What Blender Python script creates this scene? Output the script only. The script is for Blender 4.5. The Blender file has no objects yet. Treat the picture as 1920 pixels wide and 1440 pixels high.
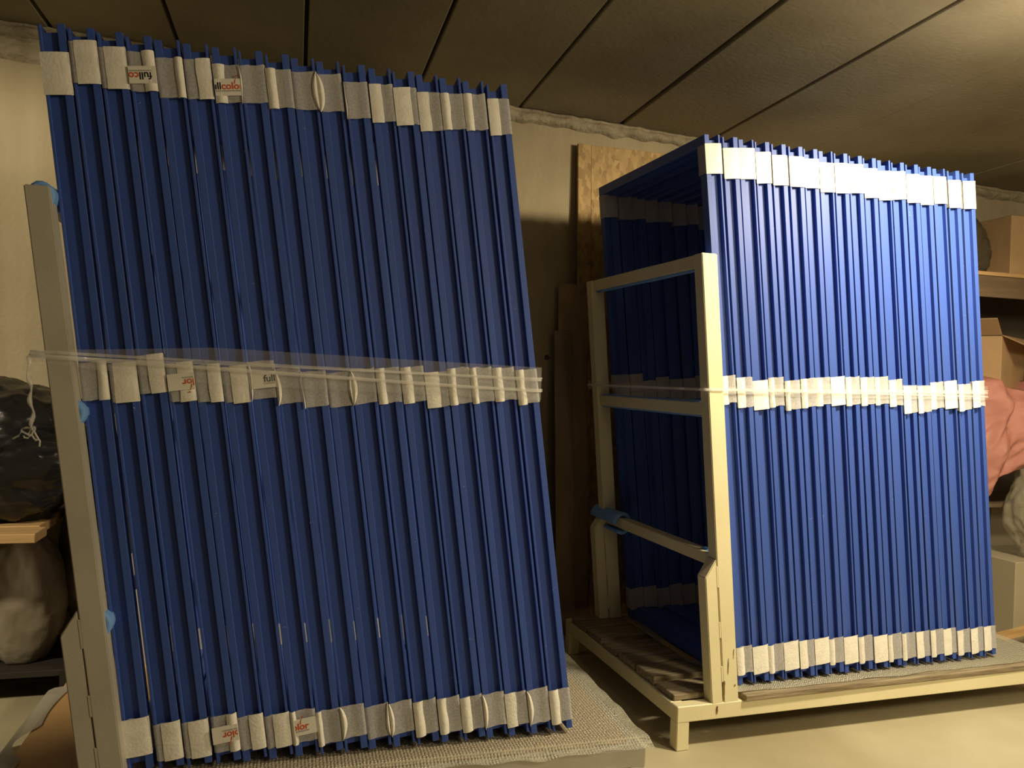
import bpy, bmesh, math, random
from mathutils import Vector, Matrix, noise
random.seed(7)
S = bpy.context.scene
COL = S.collection

# ------------------------------------------------------------------ camera
F, PITCH, ROLL, YAW, CH = 1479.2, 0.00698, 0.03082, 0.26704, 1.354
cy, sy = math.cos(YAW), math.sin(YAW)
fw = Vector((sy, cy, 0)); rt = Vector((cy, -sy, 0)); up = Vector((0, 0, 1))
fw2 = fw*math.cos(PITCH) - up*math.sin(PITCH); up2 = fw*math.sin(PITCH) + up*math.cos(PITCH)
r3 = rt*math.cos(ROLL) + up2*math.sin(ROLL); u3 = up2*math.cos(ROLL) - rt*math.sin(ROLL)
cd = bpy.data.cameras.new('camera'); cam = bpy.data.objects.new('camera', cd); COL.objects.link(cam)
cd.sensor_width = 36; cd.lens = F/1920*36; cd.clip_start = .05
m = Matrix((r3, u3, -fw2)).transposed().to_4x4(); m.translation = Vector((0, 0, CH)); cam.matrix_world = m
S.camera = cam
# ------------------------------------------------------------------ world, lamps, exposure
W = bpy.data.worlds.new('world'); S.world = W; W.use_nodes = True
W.node_tree.nodes['Background'].inputs[0].default_value = (1, .8, .55, 1)
W.node_tree.nodes['Background'].inputs[1].default_value = .02
def lamp(name, loc, power, size, col=(1, .85, .58), target=None, sy_=None):
    d = bpy.data.lights.new(name, 'AREA'); d.shape = 'RECTANGLE'; d.size = size; d.size_y = sy_ or size
    d.energy = power; d.color = col
    o = bpy.data.objects.new(name, d); COL.objects.link(o); o.location = loc
    if target: o.rotation_euler = (Vector(target)-Vector(loc)).to_track_quat('-Z', 'Y').to_euler()
    return o
def bulb(name, loc, power, r, col=(1, .83, .56)):
    d = bpy.data.lights.new(name, 'POINT'); d.energy = power; d.color = col; d.shadow_soft_size = r
    o = bpy.data.objects.new(name, d); COL.objects.link(o); o.location = loc; return o
def spot(name, loc, power, r, target, angle, blend=.6, col=(1, .85, .58)):   # spotlight with an invented shade, confining light to a chosen area
    d = bpy.data.lights.new(name, 'SPOT'); d.energy = power; d.color = col; d.shadow_soft_size = r
    d.spot_size = math.radians(angle); d.spot_blend = blend
    o = bpy.data.objects.new(name, d); COL.objects.link(o); o.location = loc
    o.rotation_euler = (Vector(target)-Vector(loc)).to_track_quat('-Z', 'Y').to_euler(); return o
bulb('ceiling_lamp_right', (2.62, 1.80, 2.38), 20, .10)
spot('fill_spot_right', (2.55, 1.72, 2.44), 165, .12, (2.35, 2.9, 1.3), 125, .8)  # added spot beside the right lamp, brightening the right stack but not the ceiling
spot('spot_lamp_left', (-2.4, 1.4, 2.5), 175, .12, (-1.5, 3.9, 1.2), 70, .45)  # left lamp, its cone narrowed so the light misses the stacks
bulb('fill_light_front', (3.0, -.5, 2.40), 112, .3)  # added fill light for the fronts of the left stack
bulb('fill_light_rear', (1.25, -2.2, 2.5), 12, .2)  # added weak fill for the dim back wall between the racks
S.view_settings.view_transform = 'Standard'; S.view_settings.look = 'None'
S.view_settings.gamma = 1; S.view_settings.use_curve_mapping = False
S.view_settings.exposure = 0.6

# ------------------------------------------------------------------ materials
def mat(name, base, rough=.6, metal=0, noise_amt=0, scale=8, col2=None, stretch=(1, 1, 1), bump=0, bscale=60,
        alpha=1, spec=.5, contrast=(.35, .65), rnd=False, trans=0, coat=0):
    M = bpy.data.materials.new(name); M.use_nodes = True
    N = M.node_tree.nodes; L = M.node_tree.links; P = N['Principled BSDF']
    P.inputs['Base Color'].default_value = (*base, 1); P.inputs['Roughness'].default_value = rough
    P.inputs['Metallic'].default_value = metal; P.inputs['Alpha'].default_value = alpha
    P.inputs['Specular IOR Level'].default_value = spec; P.inputs['Coat Weight'].default_value = coat
    if trans: P.inputs['Transmission Weight'].default_value = trans
    if col2 or bump:
        T = N.new('ShaderNodeTexCoord'); Mp = N.new('ShaderNodeMapping'); Mp.inputs['Scale'].default_value = stretch
        L.new(T.outputs['Object'], Mp.inputs['Vector'])
        if rnd:
            oi = N.new('ShaderNodeObjectInfo'); vm = N.new('ShaderNodeVectorMath'); vm.operation = 'SCALE'
            vm.inputs[0].default_value = (7, 13, 5); L.new(oi.outputs['Random'], vm.inputs['Scale'])
            L.new(vm.outputs[0], Mp.inputs['Location'])
    if col2:
        n = N.new('ShaderNodeTexNoise'); n.inputs['Scale'].default_value = scale; n.inputs['Detail'].default_value = 6
        L.new(Mp.outputs[0], n.inputs['Vector'])
        r = N.new('ShaderNodeValToRGB'); r.color_ramp.elements[0].position = contrast[0]; r.color_ramp.elements[1].position = contrast[1]
        r.color_ramp.elements[0].color = (*base, 1); r.color_ramp.elements[1].color = (*col2, 1)
        L.new(n.outputs['Fac'], r.inputs['Fac']); L.new(r.outputs['Color'], P.inputs['Base Color'])
    if bump:
        n2 = N.new('ShaderNodeTexNoise'); n2.inputs['Scale'].default_value = bscale; n2.inputs['Detail'].default_value = 5
        L.new(Mp.outputs[0], n2.inputs['Vector'])
        b = N.new('ShaderNodeBump'); b.inputs['Strength'].default_value = bump; b.inputs['Distance'].default_value = .01
        L.new(n2.outputs['Fac'], b.inputs['Height']); L.new(b.outputs[0], P.inputs['Normal'])
    return M

M_blue = mat('blue_powder_coat', (.045, .095, .38), .5, bump=.05, bscale=900, spec=.35)
def scratch(M):   # rare pale scuffs on the paint
    N = M.node_tree.nodes; L = M.node_tree.links; P = N['Principled BSDF']
    T = N.new('ShaderNodeTexCoord'); oi = N.new('ShaderNodeObjectInfo'); mp = N.new('ShaderNodeMapping')
    vm = N.new('ShaderNodeVectorMath'); vm.operation = 'SCALE'; vm.inputs[0].default_value = (3, 9, 31)
    L.new(oi.outputs['Random'], vm.inputs['Scale']); L.new(vm.outputs[0], mp.inputs['Location'])
    mp.inputs['Scale'].default_value = (1, 1, 1); L.new(T.outputs['Object'], mp.inputs['Vector'])
    n = N.new('ShaderNodeTexNoise'); n.inputs['Scale'].default_value = 22; n.inputs['Detail'].default_value = 1
    n3 = N.new('ShaderNodeTexNoise'); n3.inputs['Scale'].default_value = 240; n3.inputs['Detail'].default_value = 2
    L.new(mp.outputs[0], n.inputs['Vector']); L.new(mp.outputs[0], n3.inputs['Vector'])
    mu = N.new('ShaderNodeMath'); mu.operation = 'MULTIPLY'; L.new(n.outputs['Fac'], mu.inputs[0]); L.new(n3.outputs['Fac'], mu.inputs[1])
    r = N.new('ShaderNodeValToRGB'); r.color_ramp.elements[0].position = .515; r.color_ramp.elements[1].position = .535
    r.color_ramp.elements[0].color = (.045, .095, .38, 1); r.color_ramp.elements[1].color = (.45, .5, .6, 1)
    L.new(mu.outputs[0], r.inputs['Fac']); L.new(r.outputs[0], P.inputs['Base Color'])
scratch(M_blue)
M_foam = mat('thin_white_foam', (.62, .60, .55), .8, col2=(.78, .76, .70), scale=160, rnd=True, bump=.25, bscale=260, alpha=.58)
M_flap = mat('double_layer_foam', (.80, .78, .70), .75, col2=(.88, .86, .78), scale=30, rnd=True, bump=.2, bscale=120)
M_cream = mat('cream_rack_paint', (.72, .66, .42), .45, col2=(.78, .72, .47), scale=3, bump=.06, bscale=200)
M_rust = mat('rust_stain', (.12, .05, .02), .9, col2=(.3, .16, .06), scale=60)
M_grey = mat('grey_rack_paint', (.45, .42, .35), .5, col2=(.52, .49, .41), scale=3, bump=.08, bscale=160)
M_bluefoam = mat('blue_pipe_foam', (.16, .36, .80), .8, col2=(.2, .42, .86), scale=20, bump=.2, bscale=90)
M_white = mat('sticker_paper', (.78, .76, .68), .5)
M_black = mat('black_ink', (.01, .01, .012), .5)
M_red = mat('orange_red_ink', (.62, .09, .02), .5)
M_wood = mat('weathered_plank', (.34, .28, .18), .8, col2=(.17, .13, .075), scale=5, stretch=(1, 14, 14), bump=.4, bscale=20, rnd=True)
M_woodl = mat('pale_pine', (.55, .36, .16), .6, col2=(.42, .26, .11), scale=4, stretch=(1, 12, 12), rnd=True)
M_ply = mat('tan_deck_board', (.60, .38, .16), .6, col2=(.48, .29, .12), scale=3, bump=.1)
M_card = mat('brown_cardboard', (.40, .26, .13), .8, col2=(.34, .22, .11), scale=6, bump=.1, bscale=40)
M_bag = mat('black_plastic_film', (.012, .011, .010), .28, bump=.5, bscale=9, spec=.6)
M_sack = mat('shaded_white_sack', (.34, .30, .22), .7, col2=(.22, .185, .13), scale=6, bump=.5, bscale=14)  # white sack, colour darkened for the shade under the shelf
M_pink = mat('rose_cloth', (.44, .19, .15), .7, col2=(.36, .145, .11), scale=5, bump=.4, bscale=12)
M_dark = mat('dark_board', (.06, .045, .03), .8, col2=(.09, .07, .045), scale=6)
M_lampw = mat('white_strip_paint', (.75, .73, .66), .6)
M_film = mat('clear_stretch_film', (.86, .84, .78), .2, alpha=.13, spec=.8, bump=.3, bscale=18)
M_film2 = mat('bunched_stretch_film', (.9, .88, .82), .2, alpha=.38, spec=.8, bump=.3, bscale=40)
M_clear = mat('clear_plastic_bag', (.42, .38, .28), .2, alpha=.38, spec=.9, bump=.7, bscale=12)
M_greyfilm = mat('grey_plastic_sheet', (.44, .41, .33), .4, alpha=.82, bump=.3, bscale=8)

def m_osb():
    M = mat('oriented_strand_board', (.55, .36, .14), .7); N = M.node_tree.nodes; L = M.node_tree.links; P = N['Principled BSDF']
    T = N.new('ShaderNodeTexCoord'); v = N.new('ShaderNodeTexVoronoi'); v.inputs['Scale'].default_value = 48
    mp = N.new('ShaderNodeMapping'); mp.inputs['Scale'].default_value = (1, 1, .55); mp.inputs['Rotation'].default_value = (0, .5, 0)
    L.new(T.outputs['Object'], mp.inputs[0]); L.new(mp.outputs[0], v.inputs['Vector'])
    r = N.new('ShaderNodeValToRGB'); r.color_ramp.elements[0].color = (.27, .165, .06, 1); r.color_ramp.elements[1].color = (.47, .32, .13, 1)
    s = N.new('ShaderNodeSeparateColor'); L.new(v.outputs['Color'], s.inputs[0]); L.new(s.outputs[0], r.inputs[0]); L.new(r.outputs[0], P.inputs['Base Color'])
    b = N.new('ShaderNodeBump'); b.inputs['Strength'].default_value = .2; b.inputs['Distance'].default_value = .005
    L.new(s.outputs[1], b.inputs['Height']); L.new(b.outputs[0], P.inputs['Normal']); return M
M_osb = m_osb()
def m_concrete(name, a, b_, sc, streak, rough=.85, bump=.35, c3=None):
    M = mat(name, a, rough); N = M.node_tree.nodes; L = M.node_tree.links; P = N['Principled BSDF']
    T = N.new('ShaderNodeTexCoord'); mp = N.new('ShaderNodeMapping'); mp.inputs['Scale'].default_value = streak
    L.new(T.outputs['Object'], mp.inputs[0])
    n = N.new('ShaderNodeTexNoise'); n.inputs['Scale'].default_value = sc; n.inputs['Detail'].default_value = 9; n.inputs['Roughness'].default_value = .6
    L.new(mp.outputs[0], n.inputs['Vector'])
    r = N.new('ShaderNodeValToRGB'); r.color_ramp.elements[0].position = .32; r.color_ramp.elements[1].position = .68
    r.color_ramp.elements[0].color = (*a, 1); r.color_ramp.elements[1].color = (*b_, 1); L.new(n.outputs[0], r.inputs[0])
    n2 = N.new('ShaderNodeTexNoise'); n2.inputs['Scale'].default_value = 1.3; n2.inputs['Detail'].default_value = 3; L.new(T.outputs['Object'], n2.inputs['Vector'])
    r2 = N.new('ShaderNodeValToRGB'); r2.color_ramp.elements[0].position = .35; r2.color_ramp.elements[1].position = .62
    r2.color_ramp.elements[0].color = (*(c3 or (.62, .60, .55)), 1); r2.color_ramp.elements[1].color = (1, 1, 1, 1); L.new(n2.outputs[0], r2.inputs[0])
    mx = N.new('ShaderNodeMix'); mx.data_type = 'RGBA'; mx.blend_type = 'MULTIPLY'; mx.inputs[0].default_value = 1
    L.new(r.outputs[0], mx.inputs[6]); L.new(r2.outputs[0], mx.inputs[7]); L.new(mx.outputs[2], P.inputs['Base Color'])
    n4 = N.new('ShaderNodeTexNoise'); n4.inputs['Scale'].default_value = 45; n4.inputs['Detail'].default_value = 6; L.new(T.outputs['Object'], n4.inputs['Vector'])
    b = N.new('ShaderNodeBump'); b.inputs['Strength'].default_value = bump; b.inputs['Distance'].default_value = .01
    L.new(n4.outputs[0], b.inputs['Height']); L.new(b.outputs[0], P.inputs['Normal']); return M
M_wall = m_concrete('beige_concrete_wall', (.36, .30, .19), (.46, .39, .26), 2.2, (2.5, 1, .25), c3=(.72, .70, .64))
M_ceil = m_concrete('ceiling_concrete', (.29, .255, .165), (.36, .315, .205), 1.2, (1, .5, 1), c3=(.72, .70, .66), bump=.2)
M_floor = m_concrete('floor_concrete', (.49, .44, .29), (.58, .52, .36), 1.5, (1, 1, 1), rough=.6, bump=.15, c3=(.78, .76, .70))
M_rough = m_concrete('rough_mortar', (.30, .25, .16), (.52, .46, .33), 9, (1, 1, 1), bump=1.0)
def m_bubble():
    M = mat('bubble_wrap', (.62, .60, .47), .22, alpha=.62, spec=.9); N = M.node_tree.nodes; L = M.node_tree.links; P = N['Principled BSDF']
    T = N.new('ShaderNodeTexCoord'); v = N.new('ShaderNodeTexVoronoi'); v.inputs['Scale'].default_value = 95; v.inputs['Randomness'].default_value = .25
    L.new(T.outputs['Object'], v.inputs['Vector'])
    r = N.new('ShaderNodeValToRGB'); r.color_ramp.elements[0].color = (1, 1, 1, 1); r.color_ramp.elements[1].color = (0, 0, 0, 1); r.color_ramp.elements[1].position = .6
    L.new(v.outputs['Distance'], r.inputs[0])
    b = N.new('ShaderNodeBump'); b.inputs['Strength'].default_value = 1; b.inputs['Distance'].default_value = .006
    L.new(r.outputs[0], b.inputs['Height']); L.new(b.outputs[0], P.inputs['Normal']); return M
M_bub = m_bubble()

# ------------------------------------------------------------------ helpers
def link(name, me, m=None, parent=None, mw=None):
    o = bpy.data.objects.new(name, me); COL.objects.link(o)
    if m is not None and me is not None and not me.materials:
        for q in (m if isinstance(m, (list, tuple)) else [m]): me.materials.append(q)
    if parent: o.parent = parent
    if mw is not None: o.matrix_world = mw
    return o
def tag(o, label=None, cat=None, group=None, kind=None):
    for k, v in (('label', label), ('category', cat), ('group', group), ('kind', kind)):
        if v: o[k] = v
    return o
def empty(name, loc=(0, 0, 0), rot=(0, 0, 0)):
    o = bpy.data.objects.new(name, None); o.empty_display_size = .1; COL.objects.link(o)
    o.location = loc; o.rotation_euler = rot; return o
def mesh(name, V, Fc, smooth=False):
    me = bpy.data.meshes.new(name); me.from_pydata([tuple(v) for v in V], [], Fc)
    bm = bmesh.new(); bm.from_mesh(me); bmesh.ops.recalc_face_normals(bm, faces=bm.faces); bm.to_mesh(me); bm.free()
    if smooth: me.shade_smooth()
    return me
def box_me(name, x0, x1, y0, y1, z0, z1, bev=.002):
    bm = bmesh.new(); bmesh.ops.create_cube(bm, size=1)
    for v in bm.verts: v.co = Vector((x0+(v.co.x+.5)*(x1-x0), y0+(v.co.y+.5)*(y1-y0), z0+(v.co.z+.5)*(z1-z0)))
    if bev: bmesh.ops.bevel(bm, geom=bm.edges[:], offset=bev, segments=1, affect='EDGES')
    me = bpy.data.meshes.new(name); bm.to_mesh(me); bm.free(); return me
def hexa(name, P, bev=.002):   # 8 corners: bottom 4 (ccw), top 4
    bm = bmesh.new(); v = [bm.verts.new(p) for p in P]
    for f in ((0, 3, 2, 1), (4, 5, 6, 7), (0, 1, 5, 4), (1, 2, 6, 5), (2, 3, 7, 6), (3, 0, 4, 7)): bm.faces.new([v[i] for i in f])
    bmesh.ops.recalc_face_normals(bm, faces=bm.faces)
    if bev: bmesh.ops.bevel(bm, geom=bm.edges[:], offset=bev, segments=1, affect='EDGES')
    me = bpy.data.meshes.new(name); bm.to_mesh(me); bm.free(); return me
def prism_v(name, poly, v0, v1, du=0, bev=.003):   # polygon in (u,z) extruded along v
    n = len(poly); bm = bmesh.new()
    a = [bm.verts.new((p[0], v0, p[1])) for p in poly]; b = [bm.verts.new((p[0]+du, v1, p[1])) for p in poly]
    bm.faces.new(a); bm.faces.new(b[::-1])
    for i in range(n): bm.faces.new((a[i], b[i], b[(i+1) % n], a[(i+1) % n]))
    bmesh.ops.recalc_face_normals(bm, faces=bm.faces)
    if bev: bmesh.ops.bevel(bm, geom=bm.edges[:], offset=bev, segments=2, affect='EDGES')
    me = bpy.data.meshes.new(name); bm.to_mesh(me); bm.free(); return me
def tube_me(name, pts, r, seg=8, rfun=None):
    V = []; Fc = []
    for i, p in enumerate(pts):
        p = Vector(p); t = (Vector(pts[min(i+1, len(pts)-1)])-Vector(pts[max(i-1, 0)])).normalized()
        a = t.cross(Vector((.3, .2, 1)) if abs(t.z) < .9 else Vector((1, .1, 0))).normalized(); b = t.cross(a)
        rr = r*(rfun(i/(len(pts)-1)) if rfun else 1)
        for k in range(seg):
            an = 2*math.pi*k/seg + i*.35; V.append(p+a*math.cos(an)*rr+b*math.sin(an)*rr)
    for i in range(len(pts)-1):
        for k in range(seg):
            q = i*seg; Fc.append((q+k, q+(k+1) % seg, q+seg+(k+1) % seg, q+seg+k))
    Fc.append(tuple(range(seg))); Fc.append(tuple(range((len(pts)-1)*seg, len(pts)*seg)))
    return mesh(name, V, Fc, True)
def blob(name, c, s, seed, amp=.12, freq=2.2, sub=5, ridge=.05, rfreq=6, flat=None, fold=None):
    bm = bmesh.new(); bmesh.ops.create_icosphere(bm, subdivisions=sub, radius=1)
    o = Vector((seed*3.1, seed*1.7, seed*.9))
    for v in bm.verts:
        d = v.co.copy(); k = 1+amp*noise.noise(d*freq+o)
        if ridge: k += ridge*(1-2*abs(noise.noise(d*rfreq+o*2))) + ridge*.5*(1-2*abs(noise.noise(d*rfreq*2.3-o)))
        p = Vector((d.x*s[0]*k, d.y*s[1]*k, d.z*s[2]*k))
        if fold: p = fold(p, d)
        if flat is not None and p.z < flat: p.z = flat + (p.z-flat)*.08
        v.co = p+Vector(c)
    me = bpy.data.meshes.new(name); bm.to_mesh(me); bm.free(); me.shade_smooth(); return me
def grid_me(name, nu, nv, fn, thick=.0):
    V = [fn(i/nu, j/nv) for j in range(nv+1) for i in range(nu+1)]
    Fc = [(j*(nu+1)+i, j*(nu+1)+i+1, (j+1)*(nu+1)+i+1, (j+1)*(nu+1)+i) for j in range(nv) for i in range(nu)]
    me = mesh(name, V, Fc, True); return me
def solid(o, t):
    md = o.modifiers.new('thickness', 'SOLIDIFY'); md.thickness = t; md.offset = -1; return o
def rackm(R): return Matrix.Translation((R[0], R[1], 0)) @ Matrix.Rotation(R[2], 4, 'Z')

# ------------------------------------------------------------------ the room
YW = 4.15; X0, X1, YB = -6.0, 7.5, -6.5
def cz(x): return 2.868 - .0421*x
fl = link('floor', box_me('floor', X0-.1, X1+.1, YB-.1, YW+.1, -.1, 0, 0), M_floor); tag(fl, kind='structure')
for nm, a in (('wall_back', (X0-.2, X1+.2, YW, YW+.2)), ('wall_front', (X0-.2, X1+.2, YB-.2, YB)),
              ('wall_left', (X0-.2, X0, YB, YW)), ('wall_right', (X1, X1+.2, YB, YW))):
    o = link(nm, box_me(nm, *a, 0, 3.3, 0), M_wall); tag(o, kind='structure')
# ceiling slab with long cast panels whose joints stay open
def czb(x0, x1, y0, y1, dz0, dz1): return [(x0, y0, cz(x0)+dz0), (x1, y0, cz(x1)+dz0), (x1, y1, cz(x1)+dz0), (x0, y1, cz(x0)+dz0),
                                           (x0, y0, cz(x0)+dz1), (x1, y0, cz(x1)+dz1), (x1, y1, cz(x1)+dz1), (x0, y1, cz(x0)+dz1)]
ce = link('ceiling', hexa('ceiling', czb(X0-.1, X1+.1, YB-.1, YW+.1, .035, .15), 0), mat('joint_shadow_mortar', (.10, .085, .06), .9)); tag(ce, kind='structure')
joints = [X0, -5.7, -5.13, -4.56, -3.99, -3.42, -2.85, -2.28, -1.715, -1.145, -.583, 0, .567, 1.127, 1.716, 2.277, 2.86, 3.43, 4.0, 4.57, 5.14, 5.71, 6.28, 6.85, X1]
gaps = [.012]*20
for i in range(len(joints)-1):
    g = .009 if joints[i] < 2.5 else .003
    g2 = .009 if joints[i+1] < 2.5 else .003
    dz = random.uniform(-.004, .004)
    o = link('panel', hexa('ceiling_panel', czb(joints[i]+g, joints[i+1]-g2, YB, YW, dz, .034), .004), M_ceil, ce)
# crumbly mortar lip along the top of the back wall
def lip(u, v):
    x = -2.2+u*6.8; z = cz(x)-.002-v*(.065+.02*noise.noise(Vector((x*2.3, 4, 0)))+.02*noise.noise(Vector((x*11, 1, 0))))
    b = .035*math.sin(math.pi*min(1, v*1.0))**.6 if 0 < v < 1 else (0.03 if v == 0 else 0)
    return (x, YW-.002-b*(1+.7*noise.noise(Vector((x*14, z*14, 2)))), z)
tag(link('trim_1', grid_me('mortar_lip', 420, 9, lip), M_rough), kind='structure')
# rough patch of mortar at the upper left
def patch(u, v):
    x = -1.75+u*.62; z = cz(x)-.055-v*.115
    e = max(0, min(u, 1-u, v*.6+.05, 1-v)*5); e = min(1, e)
    return (x, YW-.001-.03*e*(1+.8*noise.noise(Vector((x*18, z*18, 5)))), z+.03*noise.noise(Vector((x*5, 0, 3))))
tag(link('trim_2', grid_me('mortar_patch', 70, 24, patch), M_rough), kind='structure')
# formwork hole
bm = bmesh.new(); bmesh.ops.create_cone(bm, cap_ends=True, segments=20, radius1=.016, radius2=.012, depth=.012)
me = bpy.data.meshes.new('tie_hole'); bm.to_mesh(me); bm.free()
o = link('trim_3', me, M_dark); o.location = (1.33, YW-.002, 1.475); o.rotation_euler = (math.pi/2, 0, 0); tag(o, kind='structure')

# ------------------------------------------------------------------ boards leaning on the back wall
def board(x0, x1, z1, ytop, ybot, th, m, name, label, lean=0):
    P = [(x0+lean, ybot, 0), (x1+lean, ybot, 0), (x1+lean, ybot+th, 0), (x0+lean, ybot+th, 0),
         (x0, ytop, z1), (x1, ytop, z1), (x1, ytop+th, z1), (x0, ytop+th, z1)]
    o = link(name, hexa(name, P, .0015), m); return tag(o, label, 'board')
board(1.455, 1.53, 2.655, 4.095, 4.02, .018, M_osb, 'chipboard_strip', 'narrow strand board strip leaning on the back wall, left of the wide board', .05)
board(1.54, 2.5, 2.66, 4.12, 4.04, .018, M_osb, 'chipboard_sheet', 'wide strand board sheet leaning on the wall behind the cream rack', .05)
board(1.36, 1.52, 1.88, 4.075, 3.96, .008, mat('brown_hardboard', (.30, .21, .11), .55, col2=(.38, .27, .14), scale=3), 'hardboard_sheet', 'thin brown hardboard sheet with lower left notch leaning on wall beside strand boards', .03)
board(1.335, 1.44, 1.62, 4.05, 3.94, .006, mat('dark_hardboard', (.22, .155, .085), .6, col2=(.3, .21, .12), scale=3), 'hardboard_offcut', 'shorter dark hardboard offcut leaning in front of the taller brown sheet', .03)

# ------------------------------------------------------------------ racks
RA = (-.4154, 2.4325, .00686); RB = (1.6615, 2.6813, .06563)
def rack(R, paint, name, label, right, left, knee, slope, rear_du, base, bars, deckz=.165):
    root = empty(name); root.matrix_world = rackm(R); tag(root, label, 'rack')
    (ru, rz), (lu, lz) = right, left
    zt = rz
    def uR(z): return ru + (rz-z)*slope
    def uL(z): return lu + (lz-z)*slope
    k1, k2 = knee
    zb = deckz-.004
    # leaning posts: tube plus a second tube below the slanted knee, with a seam between
    seam_w = .0025
    def post(v0, v1, du, nm='post'):
        link(nm, prism_v('post', [(uL(zt), zt), (uR(zt), zt), (uR(zb), zb), (uL(zb)+.002, zb), (uL(k1), k1)], v0, v1, du), paint, root)
        link('post_foot', prism_v('post_foot', [(uL(k1)-.002, k1-.004), (uL(zb)-seam_w, zb), (uL(zb)-.05, zb), (uL(k2)-.052, k2)], v0+.001, v1, du), paint, root)
        for (za, zc) in ((k1-.11, k1-.03), (k1-.30, k1-.24), (zb+.08, zb+.14)):   # weld fill closing parts of the seam
            link('weld', prism_v('weld', [(uL(za)-.004, za), (uL(za)+.004, za), (uL(zc)+.004, zc), (uL(zc)-.004, zc)], v0+.0005, v0+.01, 0, .0008), paint, root)
    post(-.05, .008, 0); post(.915, .973, rear_du*0+0)
    for z1 in bars:
        a, b = uR(z1)-.056, uR(z1)-.004
        z0 = z1-.048
        sh = (z1-z0)*slope
        link('crossbar', hexa('crossbar', [(a+sh, .008, z0), (b+sh, .008, z0), (b+sh, .915, z0), (a+sh, .915, z0),
                                           (a, .008, z1), (b, .008, z1), (b, .915, z1), (a, .915, z1)], .003), paint, root)
    (fl_, fr, rl, rr) = base
    z0, z1 = deckz-.06, deckz
    t = .05
    def beam(p, q, nrm):
        P = []
        for z in (z0, z1):
            P += [(p[0], p[1], z), (q[0], q[1], z), (q[0]+nrm[0]*t, q[1]+nrm[1]*t, z), (p[0]+nrm[0]*t, p[1]+nrm[1]*t, z)]
        link('base_beam', hexa('base_beam', P, .003), paint, root)
    beam(fl_, fr, (0, 1)); beam(rl, rr, (0, -1))
    beam((fl_[0], fl_[1]+t), (rl[0], rl[1]-t), (1, 0)); beam((fr[0], fr[1]+t), (rr[0], rr[1]-t), (-1, 0))
    for (p, sx, sy2) in ((fl_, 1, 1), (fr, -1, 1), (rl, 1, -1), (rr, -1, -1)):
        xs = sorted((p[0]+.001*sx, p[0]+.053*sx)); ys = sorted((p[1]+.001*sy2, p[1]+.052*sy2))
        link('leg', box_me('leg', xs[0], xs[1], ys[0], ys[1], 0, z0+.002, .003), paint, root)
    return root, uR, uL
rkB, uRB, uLB = rack(RB, M_cream, 'stillage_rack', 'cream painted steel stillage rack with leaning ladder side, holding the right stack',
    (-.177, 1.838), (-.243, 1.838), (.708, .636), .0942, 0, ((-.28, -.045), (1.62, -.10), (-.262, 1.05), (1.64, 1.0)), (1.838, 1.285, .712))
rkA, uRA, uLA = rack(RA, M_grey, 'stillage_rack', 'grey painted steel stillage rack with leaning post, holding the left stack',
    (-.240, 1.833), (-.302, 1.833), (.688, .614), .1385, 0, ((-.31, -.05), (1.545, -.10), (-.29, 1.02), (1.56, 1.0)), (1.833, 1.245, .66))
# rust marks on the cream rack
for (u, z, w, h) in ((-.088, .235, .010, .022), (-.086, .20, .006, .05), (-.072, .30, .004, .06), (-.04, .225, .006, .008), (-.05, .345, .003, .035), (-.115, .14, .008, .03)):
    me = grid_me('rust_mark', 6, 8, lambda a, b: (u+(a-.5)*w*(1-.5*abs(2*b-1))+.001*noise.noise(Vector((a*3, b*5, u*50))), -.0506-(.0012 if z > .165 else .0015), z+(b-.5)*h))
    link('rust_mark', me, M_rust, rkB)

# deck boards
def planks(root, specs, m, nm='plank'):
    for s in specs: link(nm, hexa('deck_plank', s, .003), m, root)
def pl(u0, u1, v0, v1, z0, z1, skew=0): return [(u0, v0, z0), (u1, v0+skew, z0), (u1, v1+skew, z0), (u0, v1, z0), (u0, v0, z1), (u1, v0+skew, z1), (u1, v1+skew, z1), (u0, v1, z1)]
dkB = empty('plank_deck'); dkB.matrix_world = rackm(RB); tag(dkB, 'weathered wooden plank deck lying on the cream rack base', 'deck')
vs = [-.005, .15, .315, .48, .63, .80, .985]
for i in range(6):
    h = random.uniform(.020, .036)
    link('plank', hexa('short_plank', pl(-.262+random.uniform(-.006, .006), -.005, vs[i]+.010, vs[i+1]-.010, .166, .166+h, random.uniform(-.006, .006)), .003), M_wood, dkB)
for (a, b) in ((-.068, .17), (.175, .42), (.425, .68), (.685, .97)):
    link('plank', hexa('long_plank', pl(.0, 1.62, a, b-.004, .166, .1885, -.035), .003), M_wood, dkB)
link('batten', hexa('batten', pl(-.02, .006, .25, .9, .189, .199), .002), M_woodl, dkB)
dkA = empty('board_deck'); dkA.matrix_world = rackm(RA); tag(dkA, 'tan plywood deck board lying on the grey rack base', 'deck')
link('deck_board', box_me('deck_board', -.365, .62, -.06, 1.035, .166, .186, .002), M_ply, dkA)
link('deck_board', box_me('deck_board', .623, 1.50, -.06, 1.0, .166, .186, .002), M_ply, dkA)

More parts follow.
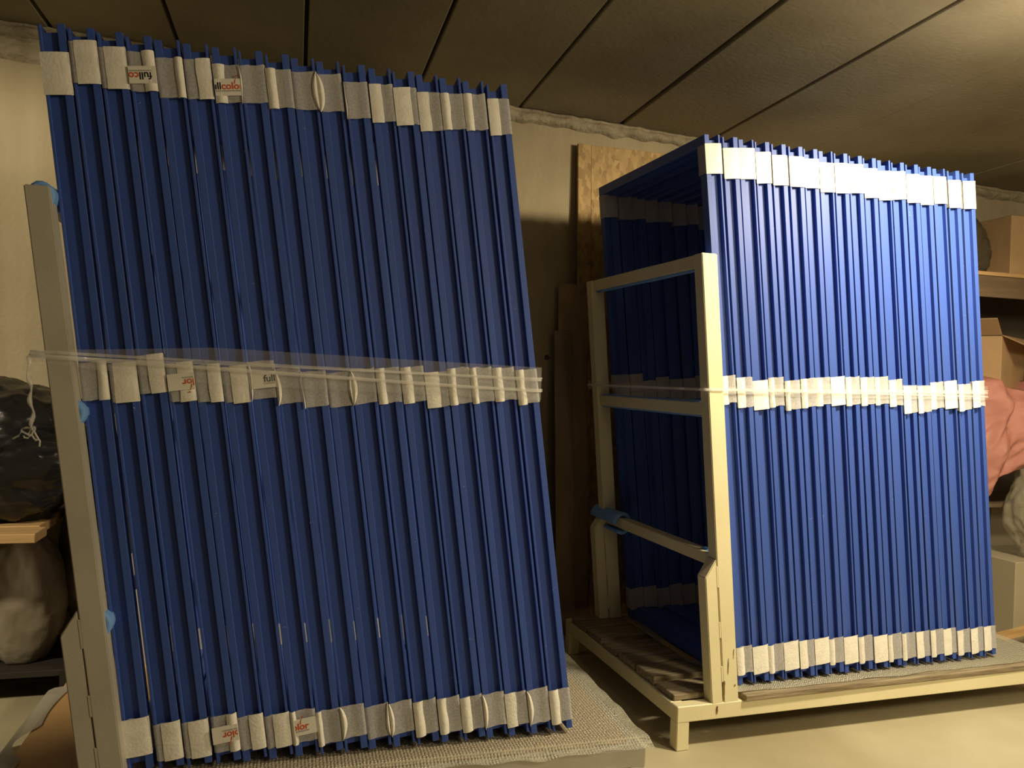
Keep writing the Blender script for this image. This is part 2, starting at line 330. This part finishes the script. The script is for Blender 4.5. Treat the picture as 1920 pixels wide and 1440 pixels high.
# blue pipe foam on the crossbars
def sleeve(R, uR, z, v0, v1, label, r=.034, du=-.030, bulge=.0):
    V = []; Fc = []; n = 14; m_ = 14
    uc = uR(z-.025)+du
    for j in range(m_+1):
        v = v0+(v1-v0)*j/m_
        for k in range(n):
            a = math.radians(-120)+math.radians(300)*k/(n-1)   # open at the left
            rr = r*(1+.05*noise.noise(Vector((v*7, k*.4, z*3))))
            V.append((uc+math.cos(a)*rr*.95, v, z-.024+math.sin(a)*rr*1.05))
    for j in range(m_):
        for k in range(n-1): Fc.append((j*n+k, j*n+k+1, (j+1)*n+k+1, (j+1)*n+k))
    o = link('pipe_foam', mesh('pipe_foam', V, Fc, True), M_bluefoam); o.matrix_world = rackm(R); tag(o, label, 'foam', None)
    md = o.modifiers.new('thickness', 'SOLIDIFY'); md.thickness = .016; md.offset = -1
    return o

# ------------------------------------------------------------------ door frames
HF, WF, FWD = 2.1, .917, .0675
prof_R = [(0, 0), (.0012, 0), (.0068, 0), (.008, .0012), (.008, .017), (.047, .017), (.047, .0012), (.0482, 0), (.0663, 0), (.0675, .0012),
          (.0675, .040), (.040, .040), (.040, .049), (.0, .049)]
prof_R[0] = (0, .0012)
prof_L = [(FWD-u, n) for u, n in prof_R]
def frame_parts(prof):
    P = len(prof); out = {}
    def part(name, corner_a, corner_b):
        V = [corner_a(u, n) for u, n in prof]+[corner_b(u, n) for u, n in prof]
        Fc = [(i, (i+1) % P, P+(i+1) % P, P+i) for i in range(P)]
        return mesh(name, V, Fc)
    bl = lambda u, n: (u, n, n); tl = lambda u, n: (u, n, HF-n); tr = lambda u, n: (u, WF-n, HF-n); br = lambda u, n: (u, WF-n, n)
    return (part('front_jamb', bl, tl), part('head_bar', tl, tr), part('back_jamb', tr, br), part('sill_bar', br, bl))
PARTS = {'R': frame_parts(prof_R), 'L': frame_parts(prof_L)}
for k in PARTS:
    for me in PARTS[k]: me.materials.append(M_blue)

def wrap_me(z0, z1, back, seed, tilt=0):
    ring = [(-.0022, .002), (-.001, -.0028), (.008, -.0036), (.022, -.0012), (.034, -.0006), (.046, -.0018), (.060, -.0036), (.0688, -.0028), (.0700, .002),
            (.0702, .022), (.0695, .048), (.066, .0525), (.034, .0535), (.001, .0525), (-.002, .048), (-.0025, .022)]
    n = len(ring); rows = 6; V = []; Fc = []
    for j in range(rows+1):
        t = j/rows
        for k, (u, q) in enumerate(ring):
            jz = .0022*noise.noise(Vector((k*.5, seed*3.3, t*9)))*(2 if j in (0, rows) else 1)
            jn = .0012*noise.noise(Vector((k*.6, t*3, seed*5.1)))
            e = .0008*(abs(2*t-1)**4)
            z = z0+(z1-z0)*t+jz+tilt*(u-.03)
            qq = q-jn-e if q < .01 else q+jn
            V.append((u, (WF-qq) if back else qq, z))
    for j in range(rows):
        for k in range(n): Fc.append((j*n+k, j*n+(k+1) % n, (j+1)*n+(k+1) % n, (j+1)*n+k))
    return mesh('foam_wrap', V, Fc, True)
def flap_me(z0, z1, f0, f1, seed, tilt=0, point=0):
    nu, nz = 8, 10; V = []
    for j in range(nz+1):
        t = j/nz
        a, b = f0, f1
        wob = .05*noise.noise(Vector((seed*2.7, t*2.2, 0)))
        if point:
            s = math.sin(math.pi*min(1, max(0, t)))**.7
            if f0 <= .01: b = f0+(f1-f0)*(.12+.88*s)
            else: a = f1-(f1-f0)*(.12+.88*s)
        if a > .02: a += wob
        if b < .98: b += wob
        for i in range(nu+1):
            u = -.0028+(a+(b-a)*i/nu)*.0728
            bow = .004*math.sin(math.pi*i/nu)*(1.6 if (f1-f0) < .5 else .6)
            q = -.0046-bow
            if u > .0690: q = -.002
            V.append((u, q, z0-.003+(z1-z0+.004)*t+tilt*(u-.03)))
    Fc = [(j*(nu+1)+i, j*(nu+1)+i+1, (j+1)*(nu+1)+i+1, (j+1)*(nu+1)+i) for j in range(nz) for i in range(nu)]
    return mesh('foam_flap', V, Fc, True)

# printed sticker artwork: word drawn once as flat letters, then cut to the width of a wrap
def word_bm():
    def letters(txt, mi, x0):
        c = bpy.data.curves.new('t', 'FONT'); c.body = txt; c.size = .026; c.offset = .0006; c.resolution_u = 3
        o = bpy.data.objects.new('t', c); COL.objects.link(o); bpy.context.view_layer.update()
        me = bpy.data.meshes.new_from_object(o); w = max(v.co.x for v in me.vertices)
        bpy.data.objects.remove(o); return me, w
    bm = bmesh.new()
    for txt, mi in (('full', 1), ('color', 2)):
        me, w = letters(txt, mi, 0)
        off = max((v.co.x for v in bm.verts), default=0)+(.0012 if bm.verts else 0)
        b2 = bmesh.new(); b2.from_mesh(me)
        mx = min(v.co.x for v in b2.verts)
        for v in b2.verts: v.co.x += off-mx
        for f in b2.faces: f.material_index = mi
        t = bpy.data.meshes.new('t'); b2.to_mesh(t); b2.free(); n0 = len(bm.faces); bm.from_mesh(t); bm.faces.ensure_lookup_table()
        for f in bm.faces[n0:]: f.material_index = mi
    return bm
_w = word_bm(); WORD = bpy.data.meshes.new('word'); _w.to_mesh(WORD)
WW = max(v.co.x for v in _w.verts); _w.free()
def label_me(shift, flip, zc, f0=0, f1=1, hh=.024):
    u0, u1 = -.0015+f0*.071, -.0015+f1*.071
    bm = bmesh.new(); bm.from_mesh(WORD)
    sc = .095/WW
    def quad(x0, x1, y0, y1, mi, sh=0):
        f = bm.faces.new([bm.verts.new((x0, y0, 0)), bm.verts.new((x1, y0, 0)), bm.verts.new((x1+sh, y1, 0)), bm.verts.new((x0+sh, y1, 0))]); f.material_index = mi
    # leaping figure rising out of the second word's l, rule and small print line
    lx = WW*.735
    quad(lx-.001, lx+.0018, .014, .024, 2, .002); quad(lx+.0012, lx+.0032, .023, .030, 2, .004)
    bm.faces.new([bm.verts.new((lx+.0075+.0026*math.cos(a*math.pi/4), .0345+.0026*math.sin(a*math.pi/4), 0)) for a in range(8)]).material_index = 2
    quad(0, WW, -.0062, -.0056, 1)
    for i in range(34): quad(i*WW/34, (i+.62)*WW/34, -.0044, -.0030, 1)
    for v in bm.verts: v.co = Vector((v.co.x*sc+shift, v.co.y*sc, 0))
    if flip:
        for v in bm.verts: v.co = Vector((-v.co.x, -v.co.y, 0))
    for v in bm.verts: v.co = Vector((v.co.x+(u0+u1)/2, v.co.y+zc-(0 if flip else .006)+(.006 if flip else 0), 0))
    for x, nrm in ((u0+.0008, (1, 0, 0)), (u1-.0008, (-1, 0, 0))):
        g = bm.verts[:]+bm.edges[:]+bm.faces[:]
        bmesh.ops.bisect_plane(bm, geom=g, plane_co=(x, 0, 0), plane_no=nrm, clear_inner=True)
    for v in bm.verts: v.co = Vector((v.co.x, -.0112, v.co.y))
    bm.normal_update()
    for f in bm.faces:
        if f.normal.y > 0: f.normal_flip()
    vs_ = [bm.verts.new((u0, -.0106, zc-hh)), bm.verts.new((u1, -.0106, zc-hh)), bm.verts.new((u1, -.0106, zc+hh)), bm.verts.new((u0, -.0106, zc+hh))]
    f = bm.faces.new(vs_); f.material_index = 0
    e = bmesh.ops.extrude_face_region(bm, geom=[f])
    for g in e['geom']:
        if isinstance(g, bmesh.types.BMVert): g.co.y = -.0065
    me = bpy.data.meshes.new('printed_label'); bm.to_mesh(me); bm.free()
    for q in (M_white, M_black, M_red): me.materials.append(q)
    return me

ORD = ['first', 'second', 'third', 'fourth', 'fifth', 'sixth', 'seventh', 'eighth', 'ninth', 'tenth', 'eleventh', 'twelfth',
       'thirteenth', 'fourteenth', 'fifteenth', 'sixteenth', 'seventeenth', 'eighteenth']
FA = 'RRRRLLLRRLLRLRLLLR'; FB = 'LRLRRRRLRRRLRRRLRR'
# per frame: top offset, base offset, bands (bottom/middle/top as z pairs)
DA = [(.0007,-.0139,(.046,.151),(1.063,1.169),(1.908,2.021)),(-.0053,-.0069,(.025,.132),(1.061,1.17),(1.948,2.064)),(-.0074,-.005,(.025,.131),(1.088,1.196),(1.944,2.057)),
(-.0072,.0011,(.033,.141),(1.066,1.177),(1.946,2.056)),(-.0042,-.0036,(.033,.134),(1.066,1.174),(1.937,2.048)),(-.0031,-.0001,(.033,.131),(1.065,1.172),(1.943,2.056)),
(-.0001,.0009,(.04,.138),(1.077,1.189),(1.941,2.049)),(-.0023,-.0044,(.03,.132),(1.065,1.171),(1.949,2.058)),(-.0013,-.0021,(.043,.141),(1.057,1.164),(1.943,2.057)),
(-.0064,-.0035,(.032,.133),(1.058,1.163),(1.948,2.059)),(-.0046,-.0028,(.039,.139),(1.07,1.176),(1.952,2.062)),(-.0016,-.0017,(.03,.137),(1.074,1.181),(1.939,2.048)),
(.0012,.0003,(.03,.14),(1.078,1.187),(1.938,2.051)),(-.0021,-.0009,(.031,.139),(1.065,1.173),(1.938,2.05)),(-.0022,-.0025,(.035,.143),(1.076,1.188),(1.929,2.045)),
(-.0035,-.003,(.032,.14),(1.083,1.193),(1.941,2.051)),(-.0038,-.0019,(.032,.145),(1.09,1.195),(1.947,2.059)),(-.0001,-.0016,(.029,.139),(1.081,1.191),(1.941,2.053))]
DB = [(.0063,.0135,(.042,.147),(1.087,1.192),(1.956,2.065)),(.0097,.0107,(.039,.143),(1.076,1.188),(1.945,2.057)),(.0049,.0067,(.036,.143),(1.069,1.178),(1.952,2.066)),
(.0032,.0053,(.039,.148),(1.081,1.193),(1.944,2.06)),(.0044,.0036,(.04,.149),(1.069,1.182),(1.944,2.056)),(.0088,-.0006,(.05,.151),(1.08,1.192),(1.946,2.06)),
(.0019,-.0002,(.044,.145),(1.089,1.198),(1.949,2.06)),(.0001,-.0032,(.039,.146),(1.092,1.203),(1.941,2.053)),(.0003,-.0032,(.038,.144),(1.092,1.205),(1.944,2.06)),
(-.0025,.0012,(.031,.138),(1.095,1.207),(1.953,2.065)),(-.0115,.0013,(.03,.139),(1.099,1.21),(1.942,2.057)),(-.0124,.0004,(.029,.138),(1.094,1.201),(1.94,2.055)),
(-.0101,.0026,(.03,.138),(1.066,1.178),(1.951,2.062)),(-.0151,.0039,(.03,.141),(1.07,1.18),(1.945,2.059)),(-.0159,-.0002,(.029,.139),(1.087,1.197),(1.944,2.061)),
(-.0169,.0023,(.025,.129),(1.09,1.203),(1.956,2.065)),(-.0067,.0035,(.025,.131),(1.082,1.194),(1.946,2.059)),(.0035,.006,(.029,.133),(1.098,1.208),(1.95,2.064))]
# overlap flap on each wrap of the left stack (from, to, pointed)
FLT = [(0,1,0),(.2,1,0),(.22,1,0),(.55,1,0),(.7,1,0),(.45,1,0),(0,.45,0),(0,.07,1),(0,.38,0),(.75,1,1),(0,.25,1),(0,.07,1),(0,.5,0),(0,.72,0),(0,.5,0),(0,.38,0),(0,.38,0),(0,.5,0)]
FLM = [(.65,1,0),(.15,1,0),(.4,1,0),(.4,1,0),(.5,1,0),(.35,1,0),(0,.12,1),(0,.2,1),(0,.04,0),(.9,1,1),(0,.22,1),(0,.38,0),(0,.45,0),(0,.6,0),(0,.35,0),(0,.3,0),(0,.42,0),(0,.38,0)]
FLB = [(0,1,0),(.3,1,0),(.25,1,0),(.6,1,0),(.45,1,0),(.35,1,0),(0,.22,0),(0,.25,0),(0,.25,1),(.85,1,1),(0,.2,1),(0,.42,0),(0,.4,0),(0,.45,0),(0,.2,1),(0,.5,0),(0,.25,1),(0,.45,0)]
LABELS_A = {(3,2): (.026, True, (0,1)), (6,2): (.0, False, (0,1)), (3,1): (-.047, True, (0,1)), (6,1): (.050, False, (.08,1)),
            (3,0): (-.036, True, (0,1)), (6,0): (-.034, False, (.12,1))}
def build_stack(R, data, flips, lean, pit, side, z0=.2005):
    MR = rackm(R)
    for i, (dt, db, bb, bm_, bt) in enumerate(data):
        ub, ut = pit*i+db, pit*i+dt-lean*HF
        if i:   # keep neighbours just clear of one another
            ub = max(ub, pb+.0728); ut = max(ut, pt+.0728)
        pb, pt = ub, ut
        th = math.atan((ub-ut)/HF)
        root = empty('door_frame'); root.matrix_world = MR @ Matrix.Translation((ub, random.uniform(-.0015, .0015), z0)) @ Matrix.Rotation(-th, 4, 'Y')
        k = flips[i]
        extra = ''
        if side == 'left' and i in (3, 6):
            extra = ', upside-down stickers on its wraps' if i == 3 else ', upright stickers on its wraps'
        lab = 'blue metal frame, %s from the left in the %s stack, %s' % (ORD[i], side, 'wide rim on its right' if k == 'R' else 'wide rim on its left')
        if extra: lab = 'blue metal frame, %s from the left in the %s stack%s' % (ORD[i], side, extra)
        tag(root, lab, 'frame', 'blue frames in the %s stack' % side)
        for nm, me in zip(('front_jamb', 'head_bar', 'back_jamb', 'sill_bar'), PARTS[k]): link(nm, me, None, root)
        for b, (za, zb) in enumerate((bb, bm_, bt)):
            sd = i*3.7+b*11.3+(50 if side == 'right' else 0)
            w = link('foam_wrap', wrap_me(za, zb, False, sd, random.uniform(-.03, .03)), M_foam, root)
            if side == 'left': f0, f1, pnt = (FLB, FLM, FLT)[b][i]
            else:
                if b == 2: f0, f1, pnt = 0, 1, 0
                else:
                    f0, f1, pnt = (0, random.uniform(.3, .6), 0)
                    if random.random() < .12: f0, f1 = .0, 1
            link('foam_flap', flap_me(za, zb, f0, f1, sd, random.uniform(-.03, .03), pnt), M_flap, w)
            if side == 'left' and (i, b) in LABELS_A:
                sh, fl2, (g0, g1) = LABELS_A[(i, b)]
                link('printed_label', label_me(sh-.051, fl2, (za+zb)/2+(.0 if b != 2 else -.012), g0, g1), None, w)
            wb = link('foam_wrap', wrap_me(za+random.uniform(-.01, .01), zb+random.uniform(-.01, .01), True, sd+5), M_foam, root)
build_stack(RA, DA, FA, .1412, .0742, 'left')
build_stack(RB, DB, FB, .1076, .0749, 'right')

# foam sleeves (after the frames so that they can be placed beside them)
sleeve(RA, uRA, 1.835, -.035, .06, 'blue pipe foam capped over the top bar of the grey rack', .036, -.026)
sleeve(RA, uRA, 1.245, -.035, .06, 'blue pipe foam on the middle bar of the grey rack, beside the post', .036, -.020)
sleeve(RA, uRA, .66, -.035, .06, 'blue pipe foam on the lowest bar of the grey rack', .036, -.020)
sleeve(RB, uRB, 1.838, .01, .91, 'blue pipe foam along the top bar of the cream rack', .031, -.026)
sleeve(RB, uRB, 1.285, .01, .91, 'blue pipe foam along the middle bar of the cream rack', .031, -.026)
sleeve(RB, uRB, .712, .01, .10, 'short piece of blue pipe foam at the front of the low cream bar', .031, -.024)
sleeve(RB, uRB, .712, .76, 1.02, 'wide blue foam sleeve around the rear end of the low cream bar', .05, -.045)

# ------------------------------------------------------------------ bubble wrap
def bub(R, u0, u1, v0, v1, z, label, droop=None, skew=0):
    def fn(a, b):
        u = u0+(u1-u0)*a; v = v0+(v1-v0)*b + skew*a
        ed = min(a, 1-a, b, 1-b)
        w = max(0, 1-ed*14)
        zz = z+.0006+.003*w*(noise.noise(Vector((u*7, v*7, 1)))+.2)
        if b == 0 or b < .04: v += .018*noise.noise(Vector((u*6, 0, 3)))*(1-b/.04)
        if droop: zz, u, v = droop(a, b, zz, u, v)
        return (u, v, zz)
    o = link('bubble_wrap', grid_me('bubble_wrap', 150, 60, fn), M_bub); o.matrix_world = rackm(R)
    return tag(o, label, 'bubble wrap')
def drA(a, b, z, u, v):
    if a > .97: z -= (a-.97)/.03*.010*(1+noise.noise(Vector((v*9, 0, 0)))); 
    if v < -.062: z -= min(1, (-.062-v)/.03)*.016*(1+.8*noise.noise(Vector((u*8, 5, 0))))
    if u > 1.545 or v < -.098: z = z
    return z, u, v
bub(RA, -.02, 1.575, -.115, .98, .1885, 'sheet of clear bubble wrap lying under the left stack', drA)
def drB(a, b, z, u, v):
    if a < .06: u += .02*math.sin(v*17)*(1-a/.06); z += .018*(1-a/.06)*(.6+.6*math.sin(v*11))
    z = max(z, .190)
    if a > .05: z = min(z, .1945)
    return z, u, v
bub(RB, -.03, 1.66, -.045, .96, .191, 'sheet of clear bubble wrap lying under the right stack', drB, -.03)

# ------------------------------------------------------------------ stretch film around the stacks
def film_loop(R, pts, label, zc_fn, h_fn, strands, m1, m2):
    root = empty('stretch_film'); root.matrix_world = rackm(R); tag(root, label, 'plastic film')
    P = [Vector(p) for p in pts]; seg = []
    n = len(P)
    for i in range(n):
        a, b = P[i], P[(i+1) % n]; st = max(2, int((b-a).length/.03))
        for j in range(st): seg.append(a.lerp(b, j/st))
    def strip(zf, hf, m, nm, off):
        V = []; Fc = []; K = len(seg); rows = 4
        c = sum(seg, Vector((0, 0)))/K
        for i, s in enumerate(seg):
            d = (s-c).normalized()*off
            zc, h = zf(s, i/K), hf(s, i/K)
            for j in range(rows+1):
                wv = .0010*noise.noise(Vector((s.x*25, s.y*25, j*2.0)))
                V.append((s.x+d.x, s.y+d.y+wv, zc+h*(j/rows-.5)))
        for i in range(K):
            q = (i+1) % K
            for j in range(rows): Fc.append((i*(rows+1)+j, q*(rows+1)+j, q*(rows+1)+j+1, i*(rows+1)+j+1))
        link(nm, mesh(nm, V, Fc, True), m, root)
    strip(zc_fn, h_fn, m1, 'film_band', 0)
    for k, (dz, h) in enumerate(strands):
        strip(lambda s, t, dz=dz: zc_fn(s, t)+dz(s), lambda s, t, h=h: h, m2, 'film_fold', .001*(k+1))
    return root
lA = lambda z: -.1412*(z-.2)
ua0, ua1 = lA(1.33)-.105, lA(1.33)+1.333
fa = film_loop(RA, [(ua0-.005, -.054), (ua0+.085, -.056), (ua0+.16, -.020), (ua1-.01, -.0175), (ua1+.008, .0), (ua1+.008, .92), (ua1, .937), (ua0, .985), (ua0-.012, .97), (ua0-.012, -.045)],
    'clear stretch film wound around the left stack and its post at mid height',
    lambda s, t: 1.345-.035*max(0, min(1, (s.x-ua0)/1.4))+.03, lambda s, t: .03+.075*max(0, min(1, (s.x-ua0)/.45)),
    [(lambda s: .012, .008), (lambda s: .004-.02*max(0, (s.x-ua0)), .006), (lambda s: .0+.012*max(0, (s.x-ua0)), .005), (lambda s: -.018*min(1.2, max(0, s.x-ua0)), .010)], M_film, M_film2)
lB = lambda z: -.1076*(z-.2)
ub0, ub1 = lB(1.33)-.085, lB(1.33)+1.352
film_loop(RB, [(ub0, -.055), (ub0+.07, -.056), (ub0+.13, -.020), (ub1-.01, -.0175), (ub1+.006, .0), (ub1+.006, .92), (ub1, .937), (ub0, .985), (ub0-.012, .97), (ub0-.012, -.045)],
    'clear stretch film wound around the right stack and cream rack at mid height',
    lambda s, t: 1.335+.02*max(0, min(1, (s.x-ub0)/1.4)), lambda s, t: .012+.045*max(0, min(1, (s.x-ub0)/.5)) + .03*max(0, min(1, s.y)),
    [(lambda s: .0, .010), (lambda s: .006*max(0, s.x-ub0), .005), (lambda s: -.012*max(0, s.x-ub0), .006)], M_film, M_film2)
# twisted tail of film hanging from the left post
pts = [(ua0-.012+.004*math.sin(i*.9)+.00085*i, -.062+.003*math.cos(i*1.1), 1.375-i*.0095) for i in range(22)]
o = link('film_tail', tube_me('film_tail', pts, .006, 6, lambda t: .8+.35*math.sin(t*24)), M_film2, fa); tag(o, 'twisted end of film')
for q in range(5):
    a0 = Vector(pts[-1]); dx = (-.045, .02, -.02, .012, -.032)[q]
    pp = [a0+Vector((dx*t/6+.004*math.sin(t*1.7+q), -.004*q/4, .012*math.sin(t*.7+q)-.002*t-(.02 if q % 2 else 0)*t/6)) for t in range(7)]
    link('film_shred', tube_me('film_shred', pp, .0028, 5), M_film2, fa)

# ------------------------------------------------------------------ left background
o = link('refuse_bag', blob('refuse_bag', (-1.38, 3.62, .99), (.60, .34, .30), 3, .16, 1.8, 6, .045, 4.5, -.25), M_bag); tag(o, 'large crumpled black plastic bag resting on the plank shelf behind the grey post', 'bag')
o = link('refuse_bag', blob('refuse_bag', (-.72, 3.80, .56), (.24, .20, .40), 8, .14, 2.2, 5, .05, 5, -.39), mat('brown_plastic', (.07, .055, .035), .4, bump=.5, bscale=10)); tag(o, 'dark brown plastic bag slumped beside the pale sack, behind the grey post', 'bag')
sh = empty('plank_shelf', (0, 0, 0)); tag(sh, 'low shelf of pale planks under the big black bag at the left', 'shelf')
link('shelf_plank', box_me('shelf_plank', -2.1, -.90, 3.22, 3.36, .70, .735, .003), M_woodl, sh)
link('shelf_plank', box_me('shelf_plank', -2.1, -.93, 3.38, 3.60, .70, .735, .003), M_woodl, sh)
link('shelf_plank', box_me('shelf_plank', -2.1, -.95, 3.62, 3.95, .70, .735, .003), M_woodl, sh)
for (x, y) in ((-2.0, 3.3), (-1.16, 3.9), (-2.0, 3.9), (-1.30, 3.42)):
    link('shelf_leg', box_me('shelf_leg', x-.03, x+.03, y-.03, y+.03, 0, .70, .003), M_dark, sh)
def sackfold(p, d):
    if d.z > .3: p.x *= 1-.25*(d.z-.3); p.y *= 1-.25*(d.z-.3)
    if d.z < -.2: p.z *= 1.0
    return p
o = link('woven_sack', blob('woven_sack', (-1.06, 3.66, .40), (.155, .14, .30), 9, .07, 1.6, 5, .03, 3.2, -.262, sackfold), M_sack); tag(o, 'pale shade-toned sack standing upright on a low dark crate, left of the grey post', 'sack')
M_shadewood = mat('shade_darkened_wood', (.022, .017, .012), .8)  # crate wood coloured near black for the shade it stands in
cr = empty('low_crate'); tag(cr, 'low dark wooden crate under the pale sack', 'crate')
for i in range(3): link('slat', box_me('slat', -1.9, -.80, 3.50+i*.16, 3.64+i*.16, .11, .135, .002), M_shadewood, cr)
for x in (-1.85, -1.3, -.88): link('bearer', box_me('bearer', x, x+.07, 3.50, 3.96, 0, .11, .002), M_shadewood, cr)
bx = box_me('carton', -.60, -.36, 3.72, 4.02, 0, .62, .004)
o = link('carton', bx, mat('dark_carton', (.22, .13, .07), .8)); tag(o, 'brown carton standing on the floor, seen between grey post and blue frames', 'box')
# torn grey plastic sheet on the deck corner and floor at the lower left
def gs(a, b):
    v1 = .50+.24*a; v = -.14+(v1+.14)*b
    ur = -.335+.015*math.sin(v*9)-.05*max(0, .35-v)
    if .16 < v < .40: ur -= .055*math.sin((v-.16)/.24*math.pi)   # torn notch
    u = -1.25+(ur+1.25)*a
    z = .010+.010*noise.noise(Vector((u*6, v*6, 1)))
    t = max(0, min(1, (u+.52)/.13)); t = t*t*(3-2*t); z = z*(1-t)+t*.1915
    return (u, v, max(.004, z))
o = link('plastic_sheet', grid_me('plastic_sheet', 50, 40, gs), M_greyfilm); o.matrix_world = rackm(RA); tag(o, 'torn grey plastic sheet trailing from the tan deck onto the floor at lower left', 'plastic sheet')

# ------------------------------------------------------------------ right background
st = empty('storage_shelf'); tag(st, 'tall brown wooden storage shelf at the right edge, against the back wall', 'shelf')
M_shelf = mat('brown_shelf_board', (.17, .115, .065), .7, col2=(.13, .085, .045), scale=4, stretch=(1, 8, 8))
link('shelf_board', box_me('shelf_board', 3.35, 5.0, 3.60, 4.12, 2.02, 2.042, .002), M_woodl, st)
link('fascia', box_me('fascia', 3.35, 5.0, 3.612, 3.63, 1.90, 2.02, .002), M_shelf, st)
link('shelf_board', box_me('shelf_board', 3.35, 5.0, 3.62, 4.12, 1.33, 1.35, .002), M_shelf, st)
link('shelf_board', box_me('shelf_board', 3.35, 5.0, 3.62, 4.12, .70, .72, .002), M_shelf, st)
link('back_panel', box_me('back_panel', 3.35, 5.0, 4.125, 4.14, .0, 2.02, .001), M_dark, st)
for x in (3.36, 4.95): link('upright', box_me('upright', x-.03, x+.03, 3.64, 4.12, 0, 2.02, .002), M_shelf, st)
link('lower_panel', box_me('lower_panel', 3.42, 4.10, 3.86, 3.88, 0.02, .70, .002), mat('pale_cabinet_panel', (.40, .34, .23), .7, col2=(.34, .28, .19), scale=5), st)
link('lower_panel', box_me('lower_panel', 4.11, 4.9, 3.86, 3.88, 0.02, .70, .002), mat('pale_cabinet_panel_2', (.46, .40, .28), .7), st)
def carton(name, x0, x1, y0, y1, z0, z1, label, flaps=False, rot=0):
    r = empty(name, ((x0+x1)/2, (y0+y1)/2, z0), (0, 0, rot)); tag(r, label, 'box')
    a, b, h = (x1-x0)/2, (y1-y0)/2, z1-z0
    link('carton_body', box_me('carton_body', -a, a, -b, b, .0, h, .003), M_card, r)
    if flaps:
        link('flap', hexa('flap', [(-a, -b, h+.001), (a, -b, h+.001), (a, -b-.12, h-.06), (-a, -b-.12, h-.06), (-a, -b, h+.005), (a, -b, h+.005), (a, -b-.12, h-.056), (-a, -b-.12, h-.056)], .0008), M_card, r)
        link('flap', hexa('flap', [(-a, -b, h+.004), (-a, b, h+.004), (-a-.10, b, h+.09), (-a-.10, -b, h+.09), (-a, -b, h+.008), (-a, b, h+.008), (-a-.10, b, h+.094), (-a-.10, -b, h+.094)], .0008), M_card, r)
    else: link('tape_strip', box_me('tape_strip', -.025, .025, -b-.0008, b+.0008, h-.06, h+.0008, 0), mat('brown_tape', (.30, .18, .08), .35), r)
    return r
carton('cardboard_box', 3.95, 4.5, 3.64, 4.04, 2.043, 2.385, 'plain brown cardboard box on the top shelf, at the right edge')
o = link('film_bundle', blob('film_bundle', (3.72, 3.90, 2.19), (.27, .2, .25), 11, .12, 2, 5, .06, 5, -.145), mat('smoky_plastic', (.075, .065, .045), .3, bump=.6, bscale=10)); tag(o, 'crumpled dark plastic bundle on the top shelf left of the cardboard box', 'plastic bundle')
carton('open_carton', 3.72, 4.20, 3.66, 4.0, 1.352, 1.68, 'open cardboard box with raised flaps on the middle shelf', True, .5)
def pk(a, b):
    x = 3.62+.72*a; top = 1.46-.06*a+.03*math.sin(a*9)
    bot = .78+.42*max(0, a-.12)*1.3+.05*math.sin(a*7)
    z = top+(bot-top)*b
    y = 3.53-.10*math.sin(b*2.6)+.035*math.sin(a*21+b*4)+.05*noise.noise(Vector((a*5, b*5, 2)))+.03*abs(noise.noise(Vector((a*11+b*6, b*9, 7))))
    if b < .08: y = y+(.08-b)/.08*.25
    return (x, y, z)
o = solid(link('rose_cloth', grid_me('rose_cloth', 70, 70, pk), M_pink), .004); tag(o, 'crumpled rose-pink cloth hanging over the middle shelf edge', 'cloth')
def cb(a, b):
    x = 3.62+.75*a; z = .50+.52*b
    lo = .50+.10*a; hi = .62+.75*min(1, a*1.3)**.8
    z = lo+(hi-lo)*b
    return (x, 3.42-.12*math.sin(math.pi*a)*math.sin(math.pi*b)+.04*noise.noise(Vector((a*6, b*6, 9)))+.02*abs(noise.noise(Vector((a*14, b*14, 9)))), z)
o = link('clear_bag', blob('clear_bag', (4.14, 3.46, .72), (.30, .16, .30), 21, .14, 2, 5, .07, 4.5), M_clear); tag(o, 'clear plastic bag bulging below the pink cloth at the right edge', 'bag')
o = link('packing_block', box_me('packing_block', 3.80, 4.6, 3.40, 3.80, .0, .44, .004), mat('pale_foam_block', (.36, .31, .21), .8)); tag(o, 'pale block standing on the floor under the clear bag', 'block')
def stick(p, q, w, h, m, label, name='timber_strip'):
    p, q = Vector(p), Vector(q); d = (q-p).normalized(); s = Vector((-d.y, d.x, 0)).normalized()*w/2; u = Vector((0, 0, h))
    o = link(name, hexa(name, [p-s, q-s, q+s, p+s, p-s+u, q-s+u, q+s+u, p+s+u], .001), m); return tag(o, label, 'wood strip')
stick((3.52, 3.30, .045), (4.5, 3.36, .16), .03, .04, M_woodl, 'pale pine batten slanting upwards along the floor at right edge')
stick((3.58, 3.30, .0), (4.35, 2.98, .0), .035, .028, M_woodl, 'brown pine batten lying on floor under the slanting batten')
stick((3.50, 3.12, .0), (4.2, 2.80, .0), .03, .02, M_lampw, 'white painted strip lying on the floor at right edge')
